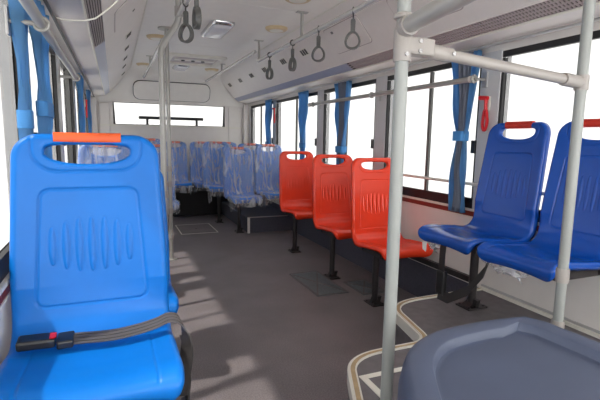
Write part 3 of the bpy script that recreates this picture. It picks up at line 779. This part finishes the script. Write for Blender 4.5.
# window handrails
def side_tube(x, wallx, y0, y1, z, label, brackets, r=.0165):
    t = thing('window_rail', label, 'grab rail', (x, (y0+y1)/2, z)); m = (y0+y1)/2
    MB().tube([(0, y0-m, 0), (0, y1-m, 0)], r, 14).build('tube', 'rail_grey', t, True)
    for e in (y0, y1): MB().tube([(0, e-m-.012, 0), (0, e-m+.012, 0)], r+.004, 14).build('end_cap', 'white_trim', t, True)
    for by in brackets:
        MB().torus((0, by-m, 0), (0, 1, 0), r+.004, .006, 18, 8).tube([(0, by-m, 0), (wallx-x, by-m, 0)], .008, 8).build('bracket', 'rail_grey', t, True)
        q = sorted((wallx - x, wallx - x + (.008 if wallx < x else -.008))); MB().box(q[0], q[1], by-m-.02, by-m+.02, -.045, .045).build('bracket_plate', 'brushed_alu', t, bevel=.003)
    return t
side_tube(1.955, XR - .008, 2.10, 4.46, 1.515, 'grey horizontal handrail across the right windows', (2.13 - .05, 3.21, 4.38))
side_tube(-.205, XL + .008, -.4, 3.17, 1.507, 'grey horizontal handrail across the left windows', (.5, 1.72, 3.16))
for k, (a, b) in enumerate(WINS[1:5]):
    t = thing('window_guard', ['thin low guard bar behind the side-facing seats', 'thin low guard bar behind the tied curtain', 'thin low guard bar behind the nearest red seats', 'thin low guard bar behind the farthest red seat'][k], 'guard bar', (XR - .018, (a+b)/2, .892))
    h = (b-a)/2 + .04; MB().tube([(0, -h, 0), (0, h, 0)], *[.010, 10]).build('bar', 'white_trim', t, True)
    for e in (-h + .02, h - .02): MB().box(0, .012, e - .012, e + .012, -.014, .014).build('bracket', 'brushed_alu', t)
# dark seat mounting rail on the right wall
mr = thing('mounting_rail', 'dark steel seat mounting rail low on the right wall', 'rail', (XR - .02, 3.3, .30))
MB().box(-.014, .014, -1.22, 1.3, -.02, .016).build('channel', 'dark_steel', mr)

# ------------------------------------------------------------------ curtains
def curtain(loc, width, ztop, zbot, ztie, inx, label, lining=True, wt=.34, wb=.55, seedk=0):
    c = thing('curtain', label, 'curtain', loc, 0, 'blue window curtains')
    rnd = random.Random(seedk); n = 57; rows = []; nz = 26
    for i in range(nz+1):
        z = ztop + (zbot-ztop)*i/nz; d = abs(z-ztie)
        up = (ztop-ztie); k = wt + (1-wt)*min(1, max(0, (z-ztie)/up))**.8 if z >= ztie else wt + (wb-wt)*min(1, (ztie-z)/max(.05, (ztie-zbot)*.8))**.7
        amp = (.018 if lining else .011) + .004*math.sin(i*.7+seedk)
        row = []
        for j in range(n):
            u = j/(n-1) - .5; y = u*width*k + .012*math.sin(i*.35 + seedk)*(1-k)
            x = amp*math.sin(u*2*PI*6.5 + .3*math.sin(i*.4)) * (.6+.5*k) + .006*math.sin(u*30+i*.5)
            row.append((x, y, z))
        rows.append(row)
    def piece(j0, j1, nm, m):
        o = MB().loft([r[j0:j1+1] for r in rows], cap=False, closed=False).build(nm, m, c, True)
        s = o.modifiers.new('thick', 'SOLIDIFY'); s.thickness = .002; return o
    piece(0, n-1, 'cloth', 'curtain_blue') if not lining else (piece(0, 14, 'cloth', 'curtain_blue'), piece(14, 40, 'lining', 'curtain_grey'), piece(40, n-1, 'cloth', 'curtain_blue'))
    hw = width*wt/2 + .008; tx = .034 if lining else .022; pts = rrect(tx, hw, .018)
    pts2 = rrect(tx - .004, hw-.004, .015); m = MB(); N = len(pts)
    vs = [(x, y, ztie-.03) for x, y in pts] + [(x, y, ztie+.03) for x, y in pts] + [(x, y, ztie-.03) for x, y in pts2] + [(x, y, ztie+.03) for x, y in pts2]
    fs = []
    for q in range(N):
        w = (q+1) % N; fs += [(q, w, w+N, q+N), (q+2*N, q+3*N, w+3*N, w+2*N), (q, q+2*N, w+2*N, w), (q+N, w+N, w+3*N, q+3*N)]
    m.add(vs, fs).build('tieback', 'tie_blue', c, True)
    return c
CX = XR - .055
curtain((CX, 2.205, 0), .25, 1.682, .71, 1.185, -1, 'blue and grey curtain tied at the waist beside the red hammer and side-facing seats', wt=.30, wb=.55, seedk=1)
curtain((CX, 3.80, 0), .32, 1.682, .75, 1.06, -1, 'blue and grey curtain hanging behind the strap rail, above the middle red seat', wt=.36, wb=.45, seedk=2)
curtain((CX, 4.75, 0), .30, 1.682, .75, 1.08, -1, 'blue curtain hanging behind the left end of the window handrail', lining=False, wt=.36, wb=.45, seedk=3)
curtain((CX, 5.99, 0), .30, 1.682, .75, 1.08, -1, 'blue curtain by the small red hammer at the right rear', lining=False, wt=.5, wb=.6, seedk=4)
CL = XL + .045
curtain((CL - .008, 1.76, 0), .12, 1.682, .70, 1.20, 1, 'darker blue curtain at the left edge beside the large seat', lining=False, wt=.5, wb=.6, seedk=5)
curtain((CL, 2.19, 0), .38, 1.682, .70, 1.255, 1, 'bright sunlit blue curtain with tieback, above the large seat\'s left shoulder', lining=False, wt=.55, wb=.6, seedk=6)
curtain((CL, 4.55, 0), .40, 1.682, .70, 1.05, 1, 'deep blue curtain at the end of the left handrail', lining=False, wt=.55, wb=.6, seedk=7)
curtain((CL, 6.0, 0), .30, 1.682, .70, 1.05, 1, 'narrow blue curtain by the left rear corner', lining=False, wt=.6, wb=.6, seedk=8)

# emergency hammers
def hammer(x, y, z, sgn, label, s=1.):
    h = thing('emergency_hammer', label, 'hammer', (x, y, z), 0, 'red emergency hammers'); k = -sgn
    q = sorted((0, k*.01)); MB().box(q[0], q[1], -.018*s, .018*s, -.02*s, .06*s).build('bracket', 'white_trim', h, bevel=.002)
    MB().tube([(k*.02, -.012*s, .05*s), (k*.02, .05*s, .055*s)], [.012*s, .014*s], 10).build('head', 'red_paint', h, True)
    n = 20; rings = []
    for i in range(n+1):
        a = 2*PI*i/n; w = (.018 if math.cos(a) < 0 else .014)*s; c = Vector((k*.02, math.sin(a)*w, (-.075 + math.cos(a)*.062 - .0)*s)); t = Vector((0, math.sin(a), math.cos(a)))
        rings.append([c + t*.006*s + Vector((.007, 0, 0)), c + t*.006*s - Vector((.007, 0, 0)), c - t*.006*s - Vector((.007, 0, 0)), c - t*.006*s + Vector((.007, 0, 0))])
    MB().loft(rings, cap=False).build('handle', 'red_paint', h, True)
    MB().tube([(k*.02, 0, .05*s), (k*.02, 0, -.02*s)], .010*s, 10).build('neck', 'red_paint', h, True)
hammer(XR - .008, 2.045, 1.355, 1, 'red emergency hammer on the right pillar beside the tied curtain')
hammer(XR - .008, 5.815, 1.50, 1, 'small red emergency hammer at the right rear curtain')
hammer(XL + .008, 5.815, 1.50, -1, 'small red emergency hammer at the left rear curtain')

# ------------------------------------------------------------------ ceiling fittings
def lamp(x, y, hx, hy, label, rz=0.):
    t = thing('ceiling_lamp', label, 'lamp', (x, y, ZC), rz, 'oblong ceiling lamps')
    def ringp(sx, sy, z): return [(a, b, z) for a, b in rrect(sx, sy, min(sx, sy)*.45)]
    MB().loft([ringp(hx, hy, 0), ringp(hx, hy, -.012), ringp(hx*.93, hy*.95, -.03)]).build('housing', 'chrome', t, True)
    MB().loft([ringp(hx*.80, hy*.86, -.029), ringp(hx*.74, hy*.82, -.042), ringp(hx*.55, hy*.68, -.047)]).build('diffuser', 'lens_white', t, True)
    return t
lamp(.868, 4.04, .10, .28, 'oblong chrome ceiling lamp near the bent pole')
lamp(.868, 6.28 + .06, .095, .20, 'small oblong ceiling lamp near the rear cove')
def speaker(x, y, label, z=ZC):
    t = thing('ceiling_speaker', label, 'speaker', (x, y, z), 0, 'round beige ceiling speakers')
    MB().tube([(0, 0, 0), (0, 0, -.012), (0, 0, -.024)], [.098, .095, .08], 28).build('rim', 'beige_disc', t, True)
    MB().tube([(0, 0, -.024), (0, 0, -.03)], [.06, .045], 24).build('grille', 'white_trim', t, True)
speaker(1.335, 3.80, 'round beige ceiling speaker right of the oblong lamp')
speaker(1.18, 2.93, 'round beige ceiling speaker at the top edge above the strap rail')
speaker(.415, 4.62, 'round beige ceiling speaker behind the straight left pole')
speaker(.40, 6.40, 'round beige ceiling speaker at the left rear end of the ceiling')
speaker(1.30, 6.42, 'round beige ceiling speaker at the right rear end of the ceiling')
rh = thing('roof_hatch', 'white framed roof hatch with black latches between the two ceiling lamps', 'roof hatch', (.95, 5.73, ZC))
def rr(hx, hy, r, z): return [(a, b, z) for a, b in rrect(hx, hy, r)]
m = MB(); N = len(rr(.33, .34, .06, 0)); o_ = [rr(.34, .34, .06, 0), rr(.34, .34, .06, -.02), rr(.325, .325, .05, -.032), rr(.285, .285, .04, -.032), rr(.27, .27, .04, -.004)]
m.loft(o_, cap=False).build('frame', 'white_trim', rh, True)
MB().prism(rr(.27, .27, .04, -.002), (0, 0, -.004)).build('lid', 'louvre', rh)
MB().box(-.24, .24, -.04, .04, -.02, -.006).build('cross_bar', 'ceiling_white', rh, bevel=.006)
for x in (-.14, -.02, .10): MB().disc((x, -.0, -.02), (0, 0, -1), .022, .012, 12).build('latch', 'black_plastic', rh, True)
# thin wire drooping from the left duct
wi = MB().tube([(-0.173, 1.88, 1.566), (-0.143, 1.85, 1.556), (-0.109, 1.82, 1.551), (-0.076, 1.8, 1.55), (-0.046, 1.79, 1.558), (-0.02, 1.78, 1.576), (0.007, 1.78, 1.601), (0.031, 1.78, 1.627)], .003, 6).build('wire', 'white_trim', None, True)
tag(wi, 'thin white wire drooping across the left air duct', 'wire')

# black bar at the rear window
bb = thing('rear_bar', 'black bar on two short legs in front of the rear window', 'rail', (.81, 7.13, 1.325))
MB().tube([(-.46, 0, .105), (.49, 0, .105)], .023, 10).build('bar', 'black_plastic', bb, True)
for x in (-.34, .39): MB().tube([(x, 0, -.0), (x, 0, .10)], .018, 8).build('leg', 'black_plastic', bb, True)

# ------------------------------------------------------------------ floor hatches
h1 = thing('floor_hatch', 'floor hatch with thin light metal frame in the rear aisle', 'floor hatch', (.92, 5.63, 0))
w_, l_ = .222, .30; b_ = .012
MB().box(-w_, w_, -l_, -l_+b_, 0, .003).box(-w_, w_, l_-b_, l_, 0, .003).box(-w_, -w_+b_, -l_+b_, l_-b_, 0, .003).box(w_-b_, w_, -l_+b_, l_-b_, 0, .003).build('frame', 'white_trim', h1)
MB().box(-w_+b_, w_-b_, -l_+b_, l_-b_, 0, .0015).build('lid', 'floor_vinyl', h1)
MB().disc((0, 0, .0015), (0, 0, 1), .012, .003, 12).build('ring_pull', 'dark_steel', h1)
def tread(x, y, hx, hy, label):
    t = thing('tread_plate', label, 'floor hatch', (x, y, 0))
    MB().box(-hx, hx, -hy, hy, 0, .004).build('plate', 'tread_teal', t)
    m = MB()
    for s in (-1, 1):
        d = Vector((hx*.9, s*hy*.9, 0)); p = Vector((-d.y, d.x, 0)).normalized()*.006
        m.prism([-d - p + Vector((0, 0, .004)), d - p + Vector((0, 0, .004)), d + p + Vector((0, 0, .004)), -d + p + Vector((0, 0, .004))], (0, 0, .003))
    m.box(-hx, hx, -hy, -hy+.012, .004, .007).box(-hx, hx, hy-.012, hy, .004, .007).box(-hx, -hx+.012, -hy, hy, .004, .007).box(hx-.012, hx, -hy, hy, .004, .007)
    m.build('rib', 'step_vinyl', t); return t
tread(1.475, 3.15, .13, .29, 'dark teal tread plate hatch in the aisle beside the middle red seat')
tread(1.78, 2.93, .10, .16, 'small dark tread plate under the nearest red seat')

# ------------------------------------------------------------------ plastic cover at the lower right
CZ = .65
outl = qb((1.09, .893), (.92, .925), (.78, .905), 8)[:-1] + qb((.78, .905), (.65, .875), (.578, .76), 10)[:-1] + qb((.578, .76), (.48, .60), (.44, .48), 8) + [(.42, .32), (.46, .22), (1.14, .18), (1.165, .24), (1.135, .60), (1.115, .84)]
cen = Vector((sum(p[0] for p in outl)/len(outl), sum(p[1] for p in outl)/len(outl)))
def inset(d): # polygon offset towards the centre
    out = []; n = len(outl)
    for i, p in enumerate(outl):
        a = Vector(outl[i-1]); b = Vector(outl[(i+1) % n]); t = (b-a).normalized(); nn = Vector((-t.y, t.x)); p = Vector(p)
        if nn.dot(cen - p) < 0: nn = -nn
        rd = (cen - p).normalized(); q = p + rd*(d / max(.55, rd.dot(nn))); out.append((q.x, q.y))
    return out
def Rc(d, k, z): return [(x + (cen.x - x)*k, y + (cen.y - y)*k, z) for x, y in inset(d)]
def R_(d, z): return [(x, y, z) for x, y in inset(d)]
cvr = thing('plastic_cover', 'dark slate blue moulded plastic cover with recessed top, lower right', 'cover', (0, 0, 0))
MB().loft([R_(-.02, PZ), R_(-.015, CZ - .06), R_(-.010, CZ - .03), R_(-.004, CZ - .009), R_(.004, CZ - .001), R_(.012, CZ), R_(.056, CZ), R_(.060, CZ - .003), R_(.066, CZ - .022), R_(.072, CZ - .024), Rc(.072, .05, CZ - .024), Rc(.072, .5, CZ - .024), Rc(.072, .98, CZ - .024)]).build('housing', 'cover_blue', cvr, True)
